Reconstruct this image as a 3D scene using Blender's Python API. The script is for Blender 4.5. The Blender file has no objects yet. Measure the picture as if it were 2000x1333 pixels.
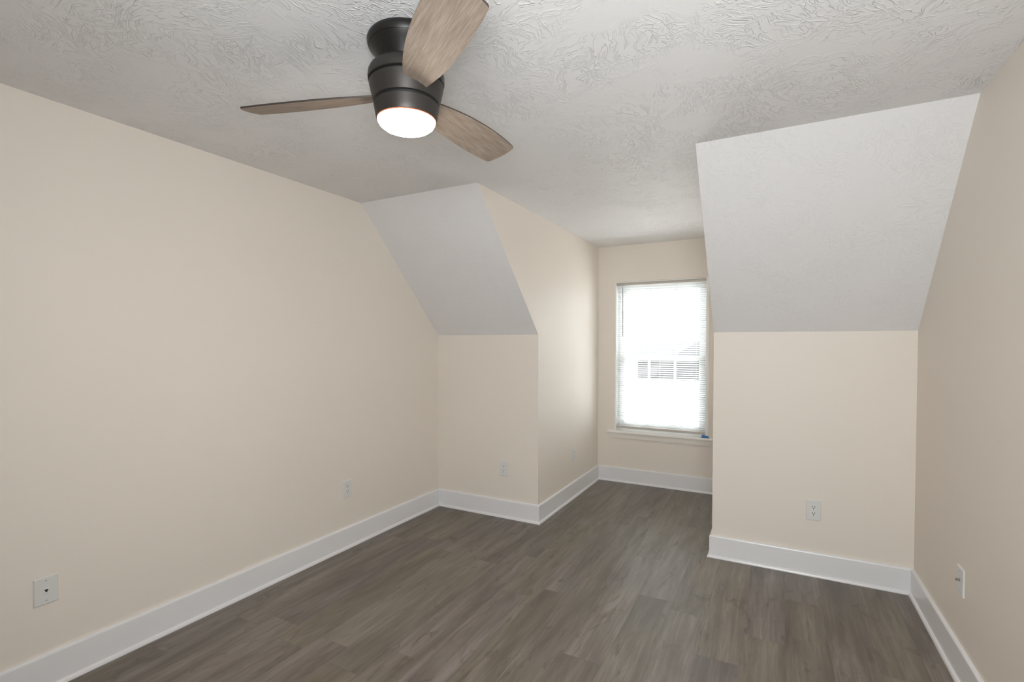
import bpy, bmesh, math, random
from mathutils import Vector, Matrix
random.seed(7)
sc = bpy.context.scene
C = sc.collection
PI = math.pi
R = math.radians

# ------------------------------------------------------------------ room dimensions (metres)
W, A_, B_, D, S, K, KR, H = 3.3418, 0.9739, 2.2655, 1.4913, 0.9072, 1.5037, 1.5088, 2.44
SL, SR = 0.0087, -0.0049            # the side walls run very slightly out of square
YB = -6.0                          # wall behind the camera
XL = lambda y: SL * y
XR = lambda y: W + SR * y

# ------------------------------------------------------------------ camera
cam_d = bpy.data.cameras.new('camera')
cam = bpy.data.objects.new('camera', cam_d); C.objects.link(cam)
yaw, pitch, roll = -0.48993, -0.02146, 0.00103
Fv = Vector((math.sin(yaw)*math.cos(pitch), math.cos(yaw)*math.cos(pitch), math.sin(pitch)))
Rv = Fv.cross(Vector((0, 0, 1))).normalized(); Uv = Rv.cross(Fv)
R2 = Rv*math.cos(roll) + Uv*math.sin(roll); U2 = Uv*math.cos(roll) - Rv*math.sin(roll)
M = Matrix((R2, U2, -Fv)).transposed().to_4x4(); M.translation = Vector((2.63857, -3.56372, 1.43574))
cam.matrix_world = M
cam_d.sensor_fit = 'HORIZONTAL'; cam_d.sensor_width = 36.0
cam_d.lens = 970.64/2000*36; cam_d.shift_y = 25.03/2000
cam_d.clip_start = 0.02; cam_d.clip_end = 400
sc.camera = cam

# ------------------------------------------------------------------ sky, sun, daylight, exposure
wd = bpy.data.worlds.new('sky'); sc.world = wd; wd.use_nodes = True
wn = wd.node_tree; bg = wn.nodes['Background']
bg.inputs[0].default_value = (0.93, 0.965, 1.0, 1); bg.inputs[1].default_value = 17.5

def light(name, kind, loc, target, **kw):
    d = bpy.data.lights.new(name, kind); o = bpy.data.objects.new(name, d); C.objects.link(o)
    o.location = loc
    o.rotation_euler = (Vector(target)-Vector(loc)).to_track_quat('-Z', 'Y').to_euler()
    for k, v in kw.items(): setattr(d, k, v)
    return o
light('sun', 'SUN', (0, -20, 30), (4, 10, 0), energy=4.0, angle=R(1.0), color=(1, .96, .9))
pt = light('alcove_window_portal', 'AREA', (1.61, D+.16, 1.3), (1.61, 0, 1.3), shape='RECTANGLE', size=.86, size_y=1.48)
pt.data.cycles.is_portal = True
# the photographer's diffused flash beside the camera
light('camera_flash', 'AREA', (2.72, -3.75, 1.62), (1.62, 0, 1.82), shape='RECTANGLE', size=.8, size_y=.8, energy=43, spread=R(154), color=(.935, .972, 1.0))
sc.view_settings.view_transform = 'Standard'; sc.view_settings.look = 'None'
sc.view_settings.gamma = 1; sc.view_settings.use_curve_mapping = False
sc.view_settings.exposure = 0.0
sc.cycles.max_bounces = 14; sc.cycles.diffuse_bounces = 8; sc.cycles.transparent_max_bounces = 24
sc.cycles.sample_clamp_indirect = 6.0

# ------------------------------------------------------------------ node helpers
def material(name):
    m = bpy.data.materials.new(name); m.use_nodes = True
    nt = m.node_tree; b = nt.nodes['Principled BSDF']
    return m, nt, b
def nd(nt, typ, props=None, **ins):
    n = nt.nodes.new(typ)
    for k, v in (props or {}).items(): setattr(n, k, v)
    for k, v in ins.items():
        s = n.inputs[int(k[1:])] if k[0] == 'i' and k[1:].isdigit() else n.inputs[k]
        if isinstance(v, bpy.types.NodeSocket): nt.links.new(v, s)
        else: s.default_value = v
    return n
def mth(nt, op, a, b=0.0, c=0.0): return nd(nt, 'ShaderNodeMath', {'operation': op}, i0=a, i1=b, i2=c).outputs[0]
def mix(nt, f, a, b, mode='MIX'):
    n = nt.nodes.new('ShaderNodeMix'); n.data_type = 'RGBA'; n.blend_type = mode
    for s, v in ((n.inputs[0], f), (n.inputs[6], a), (n.inputs[7], b)):
        if isinstance(v, bpy.types.NodeSocket): nt.links.new(v, s)
        else: s.default_value = v
    return n.outputs[2]
def ramp(nt, f, stops):
    n = nt.nodes.new('ShaderNodeValToRGB'); nt.links.new(f, n.inputs[0])
    e = n.color_ramp.elements
    while len(e) < len(stops): e.new(.5)
    for x, (p, c) in zip(e, stops): x.position = p; x.color = c if len(c) == 4 else (*c, 1)
    return n.outputs[0]
def xyz(nt, x, y, z): return nd(nt, 'ShaderNodeCombineXYZ', None, i0=x, i1=y, i2=z).outputs[0]
def plain(name, col, rough=.5, metal=0.0, spec=.5):
    m, nt, b = material(name)
    b.inputs['Base Color'].default_value = (*col, 1); b.inputs['Roughness'].default_value = rough
    b.inputs['Metallic'].default_value = metal; b.inputs['Specular IOR Level'].default_value = spec
    return m

# ------------------------------------------------------------------ materials
def paint(name, col, rough, sc_=180, strength=.05, spec=.3):
    m, nt, b = material(name)
    tc = nd(nt, 'ShaderNodeTexCoord').outputs['Object']
    n1 = nd(nt, 'ShaderNodeTexNoise', None, Vector=tc, Scale=sc_, Detail=3.0).outputs[0]
    n2 = nd(nt, 'ShaderNodeTexNoise', None, Vector=tc, Scale=1.3, Detail=2.0).outputs[0]
    c = mix(nt, n2, (*[x*.985 for x in col], 1), (*[min(1, x*1.015) for x in col], 1))
    nt.links.new(c, b.inputs['Base Color'])
    b.inputs['Roughness'].default_value = rough; b.inputs['Specular IOR Level'].default_value = spec
    bp = nd(nt, 'ShaderNodeBump', None, Strength=strength, Distance=.002, Height=n1)
    nt.links.new(bp.outputs[0], b.inputs['Normal'])
    return m
def stomp(name, col, strength):
    """knock-down brushed ceiling: fans of short ridges, each patch turned its own way"""
    m, nt, b = material(name)
    tc = nd(nt, 'ShaderNodeTexCoord').outputs['Object']
    hs = []
    for k, (sc_, off) in enumerate(((5.5, 0.0), (7.0, 3.7))):
        wob = nd(nt, 'ShaderNodeTexNoise', None, Vector=tc, Scale=9.0, Detail=1.0)
        wv = nd(nt, 'ShaderNodeVectorMath', {'operation': 'MULTIPLY_ADD'}, i0=wob.outputs['Color'], i1=(.09, .09, .0), i2=tc).outputs[0]
        pv = nd(nt, 'ShaderNodeVectorMath', {'operation': 'ADD'}, i0=wv, i1=(off, off*.7, 0)).outputs[0]
        vo = nd(nt, 'ShaderNodeTexVoronoi', {'voronoi_dimensions': '2D'}, Vector=pv, Scale=sc_)
        ang = mth(nt, 'MULTIPLY', nd(nt, 'ShaderNodeSeparateColor', None, i0=vo.outputs['Color']).outputs[0], 6.283)
        rot = nd(nt, 'ShaderNodeVectorRotate', {'rotation_type': 'Z_AXIS'}, Vector=pv, Angle=ang).outputs[0]
        st = nd(nt, 'ShaderNodeVectorMath', {'operation': 'MULTIPLY'}, i0=rot, i1=(14, 52, 24)).outputs[0]
        no = nd(nt, 'ShaderNodeTexNoise', None, Vector=st, Scale=1.0, Detail=1.5, Distortion=.8).outputs[0]
        ridge = ramp(nt, mth(nt, 'ABSOLUTE', mth(nt, 'SUBTRACT', no, .55)), [(.0, (1, 1, 1)), (.014, (.8, .8, .8)), (.042, (0, 0, 0))])
        # patches fade out between brush strokes
        fade = ramp(nt, nd(nt, 'ShaderNodeTexNoise', None, Vector=pv, Scale=4.2, Detail=1.0).outputs[0], [(.40, (.03, .03, .03)), (.62, (1, 1, 1))])
        hs.append(mth(nt, 'MULTIPLY', ridge, fade))
    h = mth(nt, 'MAXIMUM', hs[0], hs[1])
    b.inputs['Base Color'].default_value = (*col, 1)
    b.inputs['Roughness'].default_value = .55; b.inputs['Specular IOR Level'].default_value = .35
    bp = nd(nt, 'ShaderNodeBump', None, Strength=strength, Distance=.004, Height=h)
    nt.links.new(bp.outputs[0], b.inputs['Normal'])
    return m
def floor_material():
    m, nt, b = material('grey_brown_vinyl_plank')
    tc = nd(nt, 'ShaderNodeTexCoord').outputs['Object']
    s = nd(nt, 'ShaderNodeSeparateXYZ', None, i0=tc)
    x, y = s.outputs[0], s.outputs[1]
    xw = mth(nt, 'DIVIDE', mth(nt, 'ADD', x, 10.05), .182); row = mth(nt, 'FLOOR', xw); fx = mth(nt, 'FRACT', xw)
    rnd = nd(nt, 'ShaderNodeTexWhiteNoise', {'noise_dimensions': '1D'}, W=row).outputs[0]
    yl = mth(nt, 'ADD', mth(nt, 'DIVIDE', mth(nt, 'ADD', y, 20.0), 1.22), mth(nt, 'MULTIPLY', rnd, 3.7))
    col = mth(nt, 'FLOOR', yl); fy = mth(nt, 'FRACT', yl)
    pid = nd(nt, 'ShaderNodeTexWhiteNoise', {'noise_dimensions': '2D'}, Vector=xyz(nt, row, col, 0.0))
    pr = pid.outputs[0]
    px = nd(nt, 'ShaderNodeVectorMath', {'operation': 'SCALE'}, i0=pid.outputs['Color'], Scale=40.0).outputs[0]
    loc = nd(nt, 'ShaderNodeVectorMath', {'operation': 'ADD'}, i0=tc, i1=px).outputs[0]
    def aniso(sx, sy, det, dist=0.0):
        v = nd(nt, 'ShaderNodeVectorMath', {'operation': 'MULTIPLY'}, i0=loc, i1=(sx, sy, 1)).outputs[0]
        return nd(nt, 'ShaderNodeTexNoise', None, Vector=v, Scale=1.0, Detail=det, Roughness=.6, Distortion=dist).outputs[0]
    broad = aniso(9, 1.2, 3, .4); fine = aniso(150, 5, 4); streak = aniso(42, 2.2, 4, .6); blot = aniso(14, 5, 3, 1.2)
    c = ramp(nt, broad, [(.30, (.135, .113, .096)), (.5, (.205, .177, .153)), (.70, (.272, .240, .212))])
    c = mix(nt, mth(nt, 'MULTIPLY', ramp(nt, streak, [(.42, (1, 1, 1)), (.60, (0, 0, 0))]), .30), c, (.090, .073, .059, 1))
    c = mix(nt, mth(nt, 'MULTIPLY', ramp(nt, fine, [(.35, (1, 1, 1)), (.58, (0, 0, 0))]), .28), c, (.075, .061, .050, 1))
    c = mix(nt, mth(nt, 'MULTIPLY', ramp(nt, blot, [(.26, (1, 1, 1)), (.43, (0, 0, 0))]), .62), c, (.080, .056, .044, 1))
    tone = mth(nt, 'ADD', mth(nt, 'MULTIPLY', pr, .24), .89)
    tv = xyz(nt, tone, tone, mth(nt, 'MULTIPLY', tone, mth(nt, 'ADD', .90, mth(nt, 'MULTIPLY', nd(nt, 'ShaderNodeSeparateColor', None, i0=pid.outputs['Color']).outputs[2], .15))))
    c = nd(nt, 'ShaderNodeVectorMath', {'operation': 'MULTIPLY'}, i0=c, i1=tv).outputs[0]
    ex = mth(nt, 'MULTIPLY', mth(nt, 'MINIMUM', fx, mth(nt, 'SUBTRACT', 1.0, fx)), .182)
    ey = mth(nt, 'MULTIPLY', mth(nt, 'MINIMUM', fy, mth(nt, 'SUBTRACT', 1.0, fy)), 1.22)
    seam = ramp(nt, mth(nt, 'MULTIPLY', mth(nt, 'MINIMUM', ex, ey), 100.0), [(.0, (1, 1, 1)), (.16, (0, 0, 0))])
    c = mix(nt, mth(nt, 'MULTIPLY', seam, .45), c, (.05, .042, .035, 1))
    nt.links.new(c, b.inputs['Base Color'])
    nt.links.new(mth(nt, 'ADD', .29, mth(nt, 'MULTIPLY', fine, .22)), b.inputs['Roughness'])
    b.inputs['Specular IOR Level'].default_value = .42
    hgt = mth(nt, 'SUBTRACT', mth(nt, 'ADD', mth(nt, 'MULTIPLY', fine, .6), mth(nt, 'MULTIPLY', streak, .5)), mth(nt, 'MULTIPLY', seam, .5))
    bp = nd(nt, 'ShaderNodeBump', None, Strength=.55, Distance=.0012, Height=hgt)
    nt.links.new(bp.outputs[0], b.inputs['Normal'])
    return m
def blade_wood():
    m, nt, b = material('weathered_oak_blade')
    tc = nd(nt, 'ShaderNodeTexCoord').outputs['Object']
    rn = nd(nt, 'ShaderNodeObjectInfo').outputs['Random']
    loc = nd(nt, 'ShaderNodeVectorMath', {'operation': 'ADD'}, i0=tc, i1=xyz(nt, mth(nt, 'MULTIPLY', rn, 31.0), mth(nt, 'MULTIPLY', rn, 7.0), 0.0)).outputs[0]
    def aniso(sx, sy, det, dist=0.0):
        v = nd(nt, 'ShaderNodeVectorMath', {'operation': 'MULTIPLY'}, i0=loc, i1=(sx, sy, 1)).outputs[0]
        return nd(nt, 'ShaderNodeTexNoise', None, Vector=v, Scale=1.0, Detail=det, Roughness=.6, Distortion=dist).outputs[0]
    v = nd(nt, 'ShaderNodeVectorMath', {'operation': 'MULTIPLY'}, i0=loc, i1=(1.8, 13, 1)).outputs[0]
    fld = nd(nt, 'ShaderNodeTexNoise', None, Vector=v, Scale=1.0, Detail=1.5, Distortion=.5).outputs[0]
    rings = mth(nt, 'SINE', mth(nt, 'MULTIPLY', fld, 60.0))
    rings = mth(nt, 'ADD', mth(nt, 'MULTIPLY', rings, .5), .5)
    c = ramp(nt, aniso(6, 45, 3, .4), [(.3, (.30, .235, .185)), (.7, (.43, .355, .29))])
    c = mix(nt, mth(nt, 'MULTIPLY', ramp(nt, rings, [(.0, (1, 1, 1)), (.45, (0, 0, 0))]), .20), c, (.20, .145, .11, 1))
    c = mix(nt, mth(nt, 'MULTIPLY', ramp(nt, aniso(11, 280, 3), [(.40, (1, 1, 1)), (.56, (0, 0, 0))]), .50), c, (.20, .15, .115, 1))
    nt.links.new(c, b.inputs['Base Color']); b.inputs['Roughness'].default_value = .58; b.inputs['Specular IOR Level'].default_value = .35
    return m

m_wall = paint('cream_wall_paint', (.800, .742, .668), .55)
m_ceil = stomp('white_brushed_ceiling', (.805, .803, .806), .62)
m_slope = stomp('white_brushed_slope', (.79, .783, .783), .34)
m_trim = paint('white_gloss_trim', (.80, .80, .81), .28, 60, .02, .5)
m_floor = floor_material()
m_plate = plain('white_wall_plate_plastic', (.72, .72, .70), .35)
m_recept = plain('white_receptacle_plastic', (.76, .755, .73), .3)
m_dark = plain('dark_slot', (.02, .018, .015), .6)
m_screw = plain('plate_screw_paint', (.62, .61, .59), .35, .3)
m_steel = plain('nickel_connector', (.42, .40, .36), .28, 1.0)
m_bronze = plain('dark_bronze_metal', (.052, .047, .043), .44, .6)
m_canopy = plain('shaded_bronze_canopy', (.022, .021, .019), .38, .5)  # bronze darkened in colour to imitate shade and dark reflections on the canopy
m_black = plain('black_groove', (.008, .008, .008), .6)
m_wood = blade_wood()
m_edge = plain('dark_blade_edge', (.045, .035, .028), .5)
m_vinyl = plain('white_window_vinyl', (.82, .83, .83), .35)
m_jamb = paint('bright_white_jamb', (.90, .89, .87), .3, 60, .02, .5)
m_apron = paint('cream_white_apron', (.80, .755, .69), .35, 60, .02, .4)
m_sill = paint('warm_white_window_trim', (.88, .86, .82), .3, 60, .02, .5)
m_cord = plain('white_blind_cord', (.78, .78, .76), .7)
m_rail = plain('beige_grey_blind_rail', (.52, .48, .43), .4)
m_wand = plain('grey_clear_wand', (.28, .28, .29), .2)
m_tape = plain('blue_painters_tape', (.06, .19, .46), .6)
m_tapew = plain('pale_tape_back', (.62, .70, .82), .6)

m_slat, nt, b = material('white_blind_slat')
b.inputs['Base Color'].default_value = (.84, .85, .84, 1); b.inputs['Roughness'].default_value = .4
tl = nd(nt, 'ShaderNodeBsdfTranslucent', None, Color=(.84, .85, .84, 1))
ms = nd(nt, 'ShaderNodeMixShader', None, i0=.30, i1=b.outputs[0], i2=tl.outputs[0])
nt.links.new(ms.outputs[0], nt.nodes['Material Output'].inputs[0])

m_glass, nt, b = material('clear_window_glass')
tr = nd(nt, 'ShaderNodeBsdfTransparent', None, Color=(.97, .975, .98, 1))
gl = nd(nt, 'ShaderNodeBsdfGlossy', None, Roughness=.02)
ly = nd(nt, 'ShaderNodeLayerWeight', None, Blend=.12)
ms = nd(nt, 'ShaderNodeMixShader', None, i0=ly.outputs['Fresnel'], i1=tr.outputs[0], i2=gl.outputs[0])
nt.links.new(ms.outputs[0], nt.nodes['Material Output'].inputs[0])

m_lamp, nt, b = material('lit_frosted_diffuser')
em = nd(nt, 'ShaderNodeEmission', None, Color=(1, .91, .80, 1), Strength=60.0)
nt.links.new(em.outputs[0], nt.nodes['Material Output'].inputs[0])

m_edge_glow, nt, b = material('painted_orange_glow')  # weak orange emission standing in for the glow line round the diffuser edge
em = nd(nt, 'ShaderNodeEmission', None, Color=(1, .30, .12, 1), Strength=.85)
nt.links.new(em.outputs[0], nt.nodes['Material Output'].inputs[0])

def noise_mat(name, c1, c2, scale, rough=.9):
    m, nt, b = material(name)
    tc = nd(nt, 'ShaderNodeTexCoord').outputs['Object']
    n = nd(nt, 'ShaderNodeTexNoise', None, Vector=tc, Scale=scale, Detail=4.0).outputs[0]
    nt.links.new(mix(nt, n, (*c1, 1), (*c2, 1)), b.inputs['Base Color']); b.inputs['Roughness'].default_value = rough
    return m
m_lawn = noise_mat('sunlit_lawn', (.40, .395, .37), (.50, .49, .47), .6)
m_road = noise_mat('grey_road', (.030, .030, .030), (.05, .05, .05), 3)
m_brick = noise_mat('dark_house_wall', (.010, .0105, .011), (.016, .0165, .017), 2)
m_roof = noise_mat('grey_shingle_roof', (.020, .020, .022), (.032, .032, .034), 2)

# ------------------------------------------------------------------ mesh helpers
class MB:
    def __init__(s): s.v = []; s.f = []; s.m = []
    def add(s, vs, fs, mi=0):
        o = len(s.v); s.v += [tuple(v) for v in vs]; s.f += [tuple(i+o for i in f) for f in fs]; s.m += [mi]*len(fs); return s
    def box(s, x0, y0, z0, x1, y1, z1, mi=0):
        v = [(x, y, z) for z in (z0, z1) for y in (y0, y1) for x in (x0, x1)]
        return s.add(v, [(0, 2, 3, 1), (4, 5, 7, 6), (0, 1, 5, 4), (2, 6, 7, 3), (0, 4, 6, 2), (1, 3, 7, 5)], mi)
    def rod(s, p, q, r, n=10, r2=None, mi=0):
        p, q = Vector(p), Vector(q); d = (q-p).normalized()
        u = d.orthogonal().normalized(); w = d.cross(u); r2 = r if r2 is None else r2
        vs = [p+(u*math.cos(2*PI*i/n)+w*math.sin(2*PI*i/n))*r for i in range(n)] + [q+(u*math.cos(2*PI*i/n)+w*math.sin(2*PI*i/n))*r2 for i in range(n)]
        return s.add(vs, [(i, (i+1) % n, (i+1) % n+n, i+n) for i in range(n)] + [tuple(range(n))[::-1], tuple(range(n, 2*n))], mi)
    def lathe(s, prof, n=72, mi=0):
        vs, fs = [], []
        for r, z in prof:
            vs += [(r*math.cos(2*PI*i/n), r*math.sin(2*PI*i/n), z) for i in range(n)]
        for j in range(len(prof)-1):
            for i in range(n): fs.append((j*n+i, j*n+(i+1) % n, (j+1)*n+(i+1) % n, (j+1)*n+i))
        return s.add(vs, fs, mi)
    def slab(s, poly, n, t=.10, shrink=.9, mi=0):
        """a wall face with its exact outline towards the room and a smaller back t behind it"""
        n = Vector(n).normalized(); P = [Vector(p) for p in poly]; c = sum(P, Vector())/len(P)
        Q = [c+(p-c)*shrink+n*t for p in P]; k = len(P)
        return s.add(P+Q, [tuple(range(k)), tuple(range(2*k-1, k-1, -1))] + [(i, i+k, (i+1) % k+k, (i+1) % k) for i in range(k)], mi)
    def prism(s, poly2, axis, a, b, mi=0):
        def at(p, h): return {'x': (h, p[0], p[1]), 'y': (p[0], h, p[1]), 'z': (p[0], p[1], h)}[axis]
        k = len(poly2); vs = [at(p, a) for p in poly2]+[at(p, b) for p in poly2]
        return s.add(vs, [tuple(range(k)), tuple(range(2*k-1, k-1, -1))]+[(i, i+k, (i+1) % k+k, (i+1) % k) for i in range(k)], mi)
    def build(s, name, mats, parent=None, smooth=None, bevel=0, seg=2):
        me = bpy.data.meshes.new(name); me.from_pydata(s.v, [], s.f)
        for m in (mats if isinstance(mats, (list, tuple)) else [mats]): me.materials.append(m)
        for p, i in zip(me.polygons, s.m): p.material_index = i
        bm = bmesh.new(); bm.from_mesh(me); bmesh.ops.recalc_face_normals(bm, faces=bm.faces); bm.to_mesh(me); bm.free()
        if smooth:
            for p in me.polygons: p.use_smooth = True
            me.set_sharp_from_angle(angle=R(smooth))
        o = bpy.data.objects.new(name, me); C.objects.link(o)
        if parent: o.parent = parent
        if bevel:
            md = o.modifiers.new('edge', 'BEVEL'); md.width = bevel; md.segments = seg; md.limit_method = 'ANGLE'; md.angle_limit = R(40)
        return o
def tag(o, label, cat, group=None):
    o['label'] = label; o['category'] = cat
    if group: o['group'] = group
    return o
def empty(name, loc, rz=0):
    o = bpy.data.objects.new(name, None); C.objects.link(o); o.location = loc; o.rotation_euler = (0, 0, rz); o.empty_display_size = .05
    return o
def struct(o, label, cat): o['kind'] = 'structure'; return tag(o, label, cat)

# ------------------------------------------------------------------ the room shell
m = MB(); m.slab([(XL(YB)-.05, YB-.02, 0), (W+.08, YB-.02, 0), (W+.08, .02, 0), (B_, .02, 0), (B_, D+.02, 0), (A_, D+.02, 0), (A_, .02, 0), (-.06, .02, 0)], (0, 0, -1), .1, 1.0)
struct(m.build('floor', m_floor), 'grey brown wood plank floor running towards the window alcove', 'floor')
m = MB(); m.slab([(XL(YB), YB, H), (XR(YB), YB, H), (XR(-S), -S, H), (B_, -S, H), (B_, D, H), (A_, D, H), (A_, -S, H), (XL(-S), -S, H)], (0, 0, 1), .1, 1.02)
struct(m.build('ceiling', m_ceil), 'white flat ceiling with brushed texture carrying the fan', 'ceiling')
m = MB(); m.slab([(XL(-S), -S, H), (A_, -S, H), (A_, 0, K), (0, 0, K)], (0, 1, 1), .1)
struct(m.build('ceiling_slope_left', m_slope), 'narrow sloped white ceiling left of the window alcove', 'sloped ceiling')
m = MB(); m.slab([(B_, -S, H), (XR(-S), -S, H), (W, 0, KR), (B_, 0, KR)], (0, 1, 1), .1)
struct(m.build('ceiling_slope_right', m_slope), 'wide sloped white ceiling right of the window alcove', 'sloped ceiling')
m = MB(); m.slab([(XL(YB), YB, 0), (0, 0, 0), (0, 0, K), (XL(-S), -S, H), (XL(YB), YB, H)], (-1, 0, 0))
struct(m.build('wall_left', m_wall), 'long cream wall along the left side of the room', 'wall')
m = MB(); m.slab([(XR(YB), YB, 0), (W, 0, 0), (W, 0, KR), (XR(-S), -S, H), (XR(YB), YB, H)], (1, 0, 0))
struct(m.build('wall_right', m_wall), 'cream wall at the right edge with a cable plate', 'wall')
m = MB(); m.slab([(0, 0, 0), (A_, 0, 0), (A_, 0, K), (0, 0, K)], (0, 1, 0))
struct(m.build('wall_knee_left', m_wall), 'short cream knee wall under the left slope', 'wall')
m = MB(); m.slab([(B_, 0, 0), (W, 0, 0), (W, 0, KR), (B_, 0, KR)], (0, 1, 0))
struct(m.build('wall_knee_right', m_wall), 'short cream knee wall under the right slope', 'wall')
m = MB(); m.slab([(A_, 0, 0), (A_, D, 0), (A_, D, H), (A_, -S, H), (A_, 0, K)], (-1, 0, 0), .08, .9)
struct(m.build('wall_alcove_left', m_wall), 'cream left side wall of the window alcove', 'wall')
m = MB(); m.slab([(B_, 0, 0), (B_, D, 0), (B_, D, H), (B_, -S, H), (B_, 0, KR)], (1, 0, 0), .08, .9)
struct(m.build('wall_alcove_right', m_wall), 'cream right side wall of the window alcove, seen edge on', 'wall')
# window wall with its opening
WX0, WX1, WZ0, WZ1, WT = 1.158, 2.066, .508, 2.066, .16
def holed(mb, x0, x1, z0, z1, y, yo, hx0, hx1, hz0, hz1):
    for a, b_, c, d in ((x0, z0, hx0, z1), (hx1, z0, x1, z1), (hx0, z0, hx1, hz0), (hx0, hz1, hx1, z1)):
        mb.box(a, min(y, yo), b_, c, max(y, yo), d)
m = MB(); holed(m, A_, B_, 0, H, D, D+WT, WX0, WX1, WZ0, WZ1)
struct(m.build('wall_alcove_window', m_wall), 'cream end wall of the alcove around the window', 'wall')
m = MB(); m.slab([(XL(YB), YB, 0), (XR(YB), YB, 0), (XR(YB), YB, H), (XL(YB), YB, H)], (0, -1, 0))
struct(m.build('wall_rear', m_wall), 'plain cream wall behind the camera', 'wall')

# baseboards: mitred board with eased top and a quarter-round shoe
PROF = [(0, 0), (.028, 0), (.0275, .006), (.025, .012), (.021, .0165), (.0155, .0185), (.0155, .139), (.0135, .145), (.010, .148), (0, .148)]
def baseboard(name, p, q, n, np_, nq, label):
    p, q = Vector((*p, 0)), Vector((*q, 0)); n = Vector((*n, 0)); np_ = Vector((*np_, 0)); nq = Vector((*nq, 0))
    k = len(PROF); vs = []
    for c, e in ((p, np_), (q, nq)):
        vs += [c+(n+e)*d+Vector((0, 0, z)) for d, z in PROF]
    m = MB(); m.add(vs, [(i, (i+1) % k, (i+1) % k+k, i+k) for i in range(k)]+[tuple(range(k)), tuple(range(2*k-1, k-1, -1))])
    struct(m.build(name, m_trim), label, 'baseboard')
L_, R_, F_, Z_ = (1, 0), (-1, 0), (0, -1), (0, 0)
baseboard('baseboard_left', (XL(YB), YB), (0, 0), L_, (0, 1), F_, 'long white baseboard along the left wall')
baseboard('baseboard_knee_left', (0, 0), (A_, 0), F_, L_, L_, 'short white baseboard under the left knee wall')
baseboard('baseboard_alcove_left', (A_, 0), (A_, D), L_, F_, F_, 'white baseboard along the alcove left side')
baseboard('baseboard_alcove_window', (A_, D), (B_, D), F_, L_, R_, 'white baseboard below the window')
baseboard('baseboard_alcove_right', (B_, D), (B_, 0), R_, F_, F_, 'white baseboard along the alcove right side, mostly hidden')
baseboard('baseboard_knee_right', (B_, 0), (W, 0), F_, R_, R_, 'white baseboard under the right knee wall')
baseboard('baseboard_right', (W, 0), (XR(YB), YB), R_, F_, (0, 1), 'glossy white baseboard along the right wall')

# ------------------------------------------------------------------ alcove window
win = empty('window_1', (1.612, D, .532)); struct(win, 'white double hung window with grille bars in the alcove', 'window')
def wpart(mb, name, mat, par=win, **k):
    for i, v in enumerate(mb.v): mb.v[i] = (v[0]-1.612, v[1]-D, v[2]-.532)
    return mb.build(name, mat, par, **k)
m = MB()   # jamb liner, slightly proud of the wall
m.box(WX0, D-.007, .532, WX0+.010, D+.155, 2.060); m.box(2.040, D-.007, .532, WX1, D+.155, 2.066); m.box(WX0, D-.004, 2.054, 2.040, D+.155, 2.064)
wpart(m, 'jamb_liner', m_jamb, bevel=.0015)
m = MB()   # fixed outer frame
fy0, fy1 = D+.060, D+.150
m.box(1.168, fy0, .532, 1.200, fy1, 2.054); m.box(2.008, fy0, .532, 2.040, fy1, 2.054); m.box(1.200, fy0, 2.018, 2.008, fy1, 2.054); m.box(1.200, fy0, .532, 2.008, fy1, .562)
wpart(m, 'window_frame', m_vinyl, bevel=.003)
def sash(name, y, z0, z1, bot, top):
    x0, x1, st = 1.200, 2.008, .038
    m = MB(); m.box(x0, y, z0, x0+st, y+.032, z1); m.box(x1-st, y, z0, x1, y+.032, z1)
    m.box(x0+st, y, z0, x1-st, y+.032, z0+bot); m.box(x0+st, y, z1-top, x1-st, y+.032, z1)
    s = wpart(m, name, m_vinyl, bevel=.003)
    m = MB(); m.box(x0+st-.004, y+.013, z0+bot-.004, x1-st+.004, y+.017, z1-top+.004)
    wpart(m, 'glass_pane', m_glass, s)
    for x in (1.486, 1.741):
        m = MB(); m.box(x-.010, y+.004, z0+bot, x+.010, y+.026, z1-top); wpart(m, 'muntin', m_vinyl, s, bevel=.002)
    return s
sash('upper_sash', D+.108, 1.262, 2.018, .040, .040)
sash('lower_sash', D+.070, .562, 1.300, .055, .040)
for o in list(win.children): pass
m = MB()   # stool with horns and rounded nose
sx0, sx1, st0, st1, sf = 1.083, 2.141, .508, .532, D-.036
m.add([(sx0, D, st0), (sx0, sf+.004, st0), (sx1, sf+.004, st0), (sx1, D, st0), (sx0, D, st1), (sx0, sf, st1-.004), (sx1, sf, st1-.004), (sx1, D, st1),
       (sx0, sf, st0+.005), (sx1, sf, st0+.005), (sx0, sf+.005, st1), (sx1, sf+.005, st1)],
      [(0, 3, 2, 1), (1, 2, 9, 8), (8, 9, 6, 5), (5, 6, 11, 10), (10, 11, 7, 4), (0, 1, 8, 5, 10, 4), (3, 7, 11, 6, 9, 2), (0, 4, 7, 3)])
m.box(WX0, D, st0, WX1, D+.155, st1)
wpart(m, 'window_stool', m_sill)
m = MB(); m.prism([(1.100, .508), (1.145, .4565), (2.085, .4565), (2.125, .508)], 'y', D-.017, D)
m.box(1.118, D-.022, .497, 2.108, D-.0165, .508)
wpart(m, 'apron', m_apron, bevel=.002)

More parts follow.
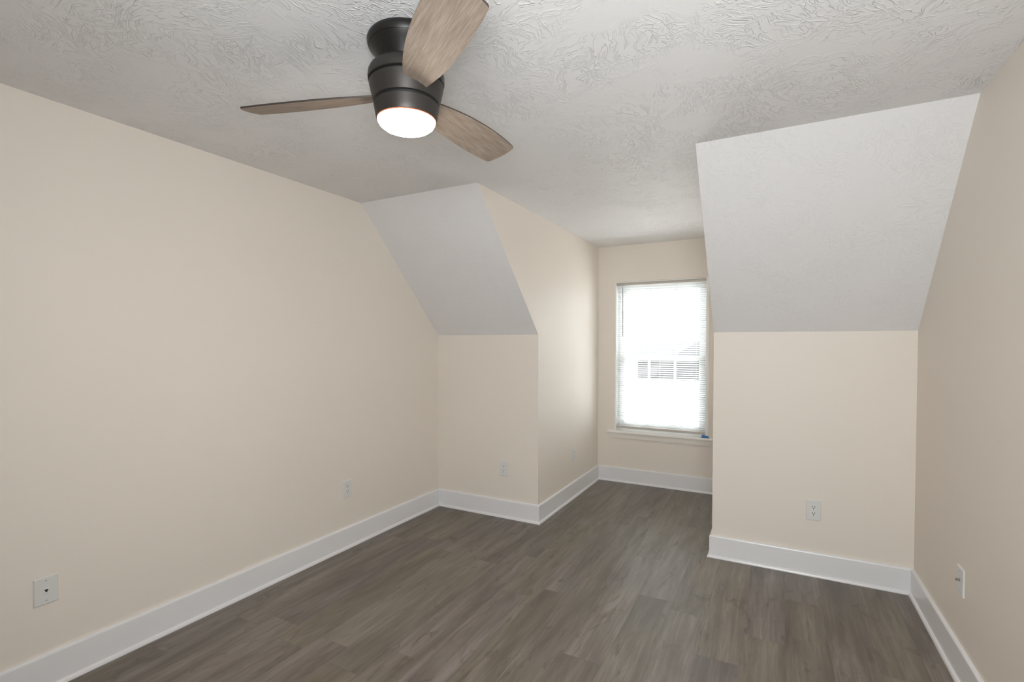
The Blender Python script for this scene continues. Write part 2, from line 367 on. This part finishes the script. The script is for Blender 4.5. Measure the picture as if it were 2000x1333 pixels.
# mini blind hanging in the opening
bl = tag(empty('window_blind', (1.605, D+.025, .556)), 'white mini blind with many thin slats lowered over the alcove window', 'blind')
def bpart(mb, name, mat, par=bl, **k):
    for i, v in enumerate(mb.v): mb.v[i] = (v[0]-1.605, v[1]-D-.025, v[2]-.556)
    return mb.build(name, mat, par, **k)
bx0, bx1, by = 1.170, 2.037, D+.025
m = MB(); m.box(bx0, by-.014, 2.030, bx1, by+.014, 2.051); bpart(m, 'headrail', m_rail, bevel=.002)
m = MB(); m.box(bx0, by-.012, .555, bx1, by+.012, .578); bpart(m, 'bottom_rail', m_rail, bevel=.002)
m = MB(); nsl, tilt, wd_ = 68, R(29), .0255
for i in range(nsl):
    z = .594+(2.012-.594)*i/(nsl-1)+random.uniform(-.0006, .0006); t = tilt+R(random.uniform(-2, 2))
    pts = []
    for j in range(6):
        u = (j/5-.5)*wd_; cr = .0022*(1-(2*j/5-1)**2)
        pts.append((by+u*math.cos(t)+cr*math.sin(t), z-u*math.sin(t)+cr*math.cos(t)))
    pts += [(p[0]-.0004*math.sin(t), p[1]-.0004) for p in reversed(pts)]
    m.prism(pts, 'x', bx0+.002, bx1-.002)
bpart(m, 'slats', m_slat)
for x in (1.262, 1.605, 1.950):
    m = MB()
    for dy in (-.0125, .0125): m.rod((x, by+dy, .576), (x, by+dy, 2.026), .0007, 6)
    bpart(m, 'ladder_cord', m_cord)
m = MB(); m.rod((1.232, by-.024, 2.006), (1.235, by-.022, 1.505), .0042, 8); m.rod((1.232, by-.024, 2.005), (1.232, by-.012, 2.032), .002, 6)
bpart(m, 'tilt_wand', m_wand, smooth=40)
m = MB()
for dx in (0, .006): m.rod((1.199+dx, by-.018, 2.030), (1.200+dx, by-.018, .72), .0009, 6)
m.rod((1.203, by-.018, .72), (1.203, by-.018, .69), .0035, 8, .005)
bpart(m, 'lift_cord', m_cord)

# scrap of blue tape on the stool
tp = tag(empty('tape_scrap', (2.040, D-.008, .532), R(12)), 'small crumpled scrap of blue tape at the right end of the window stool', 'tape')
m = MB(); n = 9
top = []
for i in range(n):
    f = i/(n-1); x = -.034+.068*f; zz = .006+.018*math.sin(PI*f)+.004*math.sin(9*f)
    top.append((x, zz))
for y0, y1, lift in ((-.018, .004, 0), (.004, .020, .004)):
    vs = []
    for x, zz in top: vs += [(x, y0, zz+lift*.3), (x, y1, zz+lift), (x, y1, 0), (x, y0, 0)]
    m.add(vs, [(4*i+k, 4*i+(k+1) % 4, 4*i+4+(k+1) % 4, 4*i+4+k) for i in range(n-1) for k in range(4)]+[(0, 1, 2, 3), (4*n-1, 4*n-2, 4*n-3, 4*n-4)])
m.build('tape_fold', m_tape, tp)
m = MB(); m.add([(-.046, -.014, 0), (-.030, -.017, .007), (-.026, .008, .012), (-.042, .012, .003), (-.046, -.014, .001), (-.030, -.017, .009), (-.026, .008, .014), (-.042, .012, .005)],
                [(0, 1, 2, 3), (7, 6, 5, 4), (0, 4, 5, 1), (1, 5, 6, 2), (2, 6, 7, 3), (3, 7, 4, 0)])
w_ = m.build('tape_back', m_tapew, tp); w_['label'] = 'pale folded back of the tape'
m = MB(); m.add([(.020, -.016, 0), (.036, -.010, 0), (.036, .012, 0), (.022, .014, 0), (.018, -.016, .016), (.030, -.010, .021), (.032, .012, .019), (.020, .014, .015)],
      [(0, 3, 2, 1), (4, 5, 6, 7), (0, 1, 5, 4), (1, 2, 6, 5), (2, 3, 7, 6), (3, 0, 4, 7)])
w_ = m.build('tape_back', m_tapew, tp); w_['label'] = 'pale folded back of the tape'

# ------------------------------------------------------------------ wall plates (local -Y faces the room)
def disc(m, x, z, y0, y1, r, n=16): return m.rod((x, y0, z), (x, y1, z), r, n)
def plate_mb(w, h, t=.0062):
    m = MB(); a, b_ = w/2, h/2; e = .0035
    fr = [(-a, 0, -b_), (a, 0, -b_), (a, 0, b_), (-a, 0, b_), (-a, -t*.45, -b_), (a, -t*.45, -b_), (a, -t*.45, b_), (-a, -t*.45, b_),
          (-a+e, -t, -b_+e), (a-e, -t, -b_+e), (a-e, -t, b_-e), (-a+e, -t, b_-e)]
    return m.add(fr, [(0, 1, 2, 3), (11, 10, 9, 8)]+[(i, (i+1) % 4, (i+1) % 4+4, i+4) for i in range(4)]+[(i+4, (i+1) % 4+4, (i+1) % 4+8, i+8) for i in range(4)])
def screw(m, x, z, y=-.0062, r=.0034):
    disc(m, x, z, y+.001, y-.0012, r, 14); return m
def outlet(loc, rz, label):
    o = tag(empty('wall_outlet', loc, rz), label, 'outlet', 'duplex wall outlets')
    plate_mb(.081, .124).build('cover_plate', m_plate, o)
    for s in (1, -1):
        z0 = s*.0195; m = MB(); pts = []
        for i in range(28):
            t_ = 2*PI*i/28; pts.append((max(-.0170, min(.0170, .0185*math.cos(t_))), z0+max(-.0145, min(.0145, .0185*math.sin(t_)))))
        m.prism(pts, 'y', -.0050, -.0078)
        r = m.build('receptacle', m_recept, o)
        for dx, hh in ((-.0064, .0095), (.0064, .0080)):
            q = MB(); q.box(dx-.0017, -.0081, z0+.0045-hh/2, dx+.0017, -.0070, z0+.0045+hh/2); q.build('slot', m_dark, r)
        q = MB(); disc(q, 0, z0-.0072, -.0070, -.0081, .0034, 12); q.build('ground_hole', m_dark, r)
    q = screw(MB(), 0, 0); q.build('screw', m_screw, o)
    return o
outlet((XL(-1.056), -1.056, .413), R(90), 'white duplex outlet on the long left wall')
outlet((.665, 0, .403), 0, 'white duplex outlet on the short knee wall left of the alcove')
outlet((A_, .778, .402), R(90), 'white duplex outlet on the alcove side wall, beside the window')
outlet((2.848, 0, .406), 0, 'white duplex outlet on the knee wall right of the alcove')

tel = tag(empty('phone_jack_plate', (XL(-2.675), -2.675, .410), R(90)), 'white phone jack plate low on the left wall near the picture edge', 'phone jack')
plate_mb(.079, .115).build('cover_plate', m_plate, tel)
m = MB(); m.box(-.009, -.0078, -.010, .009, -.005, .011); tj = m.build('jack_frame', m_recept, tel, bevel=.001)
m = MB(); m.prism([(-.0062, .0055), (.0062, .0055), (.0062, .0015), (.0028, -.0015), (.0028, -.0055), (-.0028, -.0055), (-.0028, -.0015), (-.0062, .0015)], 'y', -.0081, -.007); m.build('jack_opening', m_dark, tj)
for z in (.041, -.041):
    q = screw(MB(), 0, z); sw = q.build('screw', m_screw, tel); q = MB(); q.prism([(-.0026, z-.0012), (-.002, z-.0018), (.0026, z+.0012), (.002, z+.0018)], 'y', -.0076, -.0070); q.build('screw_slot', m_dark, sw)

cx = tag(empty('cable_plate', (XR(-.803), -.803, .4205), R(-90)), 'white cable wall plate with metal connector on the right wall', 'cable plate')
plate_mb(.082, .118).build('cover_plate', m_plate, cx)
m = MB(); disc(m, 0, .004, -.005, -.0085, .0075, 6); disc(m, 0, .004, -.0085, -.020, .0048, 14); nn = m.build('coaxial_connector', m_steel, cx); nn['label'] = 'metal threaded cable connector'
m = MB(); disc(m, 0, .004, -.0195, -.0203, .0028, 12); m.build('connector_core', m_dark, nn)
for z in (.044, -.038):
    q = screw(MB(), 0, z); sw = q.build('screw', m_screw, cx); q = MB(); q.box(-.0024, -.0076, z-.0006, .0024, -.0071, z+.0006); q.build('screw_slot', m_dark, sw)

# ------------------------------------------------------------------ ceiling fan
FX, FY = 1.5412, -2.2531
fan = tag(empty('ceiling_fan', (FX, FY, H)), 'dark bronze three-blade ceiling fan with lit round lamp', 'ceiling fan')
z = lambda v: v-H
m = MB(); m.lathe([(.0, z(2.44)), (.121, z(2.44)), (.1245, z(2.436)), (.1275, z(2.428)), (.1270, z(2.420)), (.1240, z(2.412)), (.1225, z(2.409)), (.1205, z(2.4085)), (.1190, z(2.406)), (.109, z(2.394)), (.096, z(2.376)), (.085, z(2.360)), (.078, z(2.347)), (.0, z(2.347))])
m.build('canopy', m_canopy, fan, smooth=35)
m = MB(); m.lathe([(.0, z(2.350)), (.088, z(2.3495)), (.100, z(2.3475)), (.111, z(2.343)), (.1190, z(2.335)), (.1240, z(2.324)), (.1255, z(2.311)), (.1245, z(2.300)), (.1225, z(2.2985)), (.117, z(2.298)), (.0, z(2.298))])
m.build('motor_cap', m_bronze, fan, smooth=35)
m = MB(); m.lathe([(.0, z(2.299)), (.1130, z(2.299)), (.1120, z(2.290)), (.0, z(2.290))])
m.lathe([(.0, z(2.234)), (.1000, z(2.234)), (.0990, z(2.222)), (.0, z(2.222))])
m.build('groove_ring', m_black, fan, smooth=35)
m = MB(); m.lathe([(.0, z(2.2915)), (.1205, z(2.2915)), (.1220, z(2.2900)), (.1195, z(2.277)), (.1155, z(2.259)), (.1110, z(2.243)), (.1085, z(2.2335)), (.107, z(2.2325)), (.0, z(2.2325))])
m.build('motor_housing', m_bronze, fan, smooth=35)
m = MB(); m.lathe([(.0, z(2.2240)), (.1055, z(2.2240)), (.1072, z(2.2225)), (.1050, z(2.210)), (.1020, z(2.194)), (.0992, z(2.180)), (.0980, z(2.1775)), (.0960, z(2.1775)), (.0960, z(2.186)), (.0, z(2.186))])
m.build('light_housing', m_bronze, fan, smooth=35)
m = MB(); m.lathe([(.0, z(2.188)), (.0950, z(2.188)), (.0952, z(2.178)), (.0935, z(2.170)), (.0880, z(2.161)), (.078, z(2.1535)), (.062, z(2.1470)), (.042, z(2.1430)), (.020, z(2.1412)), (.0, z(2.1408))])
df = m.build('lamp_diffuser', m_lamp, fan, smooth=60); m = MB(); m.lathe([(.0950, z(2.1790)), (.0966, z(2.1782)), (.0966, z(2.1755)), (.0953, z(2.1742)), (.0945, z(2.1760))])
rg = m.build('diffuser_edge_glow', m_edge_glow, fan, smooth=60); rg['label'] = 'thin added ring imitating an orange glow at the lamp edge'  # added ring that only carries the orange edge glow
df['label'] = 'glowing white frosted lamp diffuser'

def blade_outline():
    ucw, vcw, uc, vc = .5727, -.0805, .566, .0525
    def curve(kn, n=5):             # smooth line through measured width stations
        kn = [(2*kn[0][0]-kn[1][0], 2*kn[0][1]-kn[1][1])]+kn+[(2*kn[-1][0]-kn[-2][0], 2*kn[-1][1]-kn[-2][1])]
        out = []
        for a, b_, c, d in zip(kn, kn[1:], kn[2:], kn[3:]):
            for q in range(n):
                t = q/n
                out.append(tuple(.5*(2*b_[e]+(c[e]-a[e])*t+(2*a[e]-5*b_[e]+4*c[e]-d[e])*t*t+(3*b_[e]-a[e]-3*c[e]+d[e])*t**3) for e in (0, 1)))
        return out+[kn[-2]]
    cc = curve([(.060, .027), (.110, .0385), (.170, .0482), (.228, .0562), (.300, .0615), (.380, .0628), (.456, .0604), (.516, .0570), (uc, vc)])
    cw = curve([(.060, -.028), (.111, -.0435), (.180, -.0612), (.2575, -.0755), (.327, -.0835), (.386, -.0870), (.450, -.0880), (.515, -.0860), (ucw, vcw)])
    tip = [(ucw+(uc-ucw)*f+.010*math.sin(PI*f), vcw+(vc-vcw)*f) for f in [k/10 for k in range(1, 10)]]
    def bez(a, p, b_): return [tuple((1-t)**2*a[k]+2*t*(1-t)*p[k]+t*t*b_[k] for k in (0, 1)) for t in (0, .2, .4, .6, .8, 1)]
    pts = cw[:-1]+bez(cw[-2], cw[-1], tip[0])[1:]+tip[1:-1]+bez(tip[-1], cc[-1], cc[-2])+cc[:-2][::-1]
    return pts
bo = blade_outline(); k = len(bo); th = .0055
m = MB()
m.add([(u, v, -th/2) for u, v in bo], [tuple(range(k))], 0)
m.add([(u, v, th/2) for u, v in bo], [tuple(range(k))[::-1]], 1)
m.add([(u, v, -th/2) for u, v in bo]+[(u, v, th/2) for u, v in bo], [(i, (i+1) % k, (i+1) % k+k, i+k) for i in range(k)], 1)
blade = m.build('blade', [m_wood, m_edge], fan)
for i, dA in enumerate((0, .0476, -.0619)):
    bo_ = blade if i == 0 else blade.copy()
    if i: C.objects.link(bo_); bo_.parent = fan
    bo_.location = (0, 0, z(2.2601+.033*.108+(0, -.0016, -.0024)[i]))
    bo_.rotation_euler = (-.2838, .033, -.6155+dA+i*2*PI/3)
    bo_['label'] = 'weathered grey oak blade with dark edge'

# ------------------------------------------------------------------ outside, seen through the blind
GZ = -3.0
m = MB(); m.box(-90, 4, GZ-.2, 90, 160, GZ); g_ = struct(m.build('ground', m_lawn), 'sunlit lawn outside below the window', 'ground')
m = MB(); m.box(-90, 33.2, GZ, 90, 34.6, GZ+.03); struct(m.build('road', m_road), 'grey road crossing the lawn outside', 'road')
hs = tag(empty('house', (-5, 58, GZ)), 'low dark house with grey roof across the road, seen through the blind', 'house')
m = MB(); m.box(-7.6, 0, 0, 9, 9, 2.6); m.build('house_wall', m_brick, hs)
m = MB(); m.prism([(-.5, 2.6), (9.5, 2.6), (4.5, 4.75)], 'x', -8.2, 9.6); m.build('house_roof', m_roof, hs)
m = MB(); m.prism([(-3.6, 2.7), (7.4, 2.7), (1.9, 5.9)], 'y', -1.2, 4.4); m.build('roof_gable', m_roof, hs)
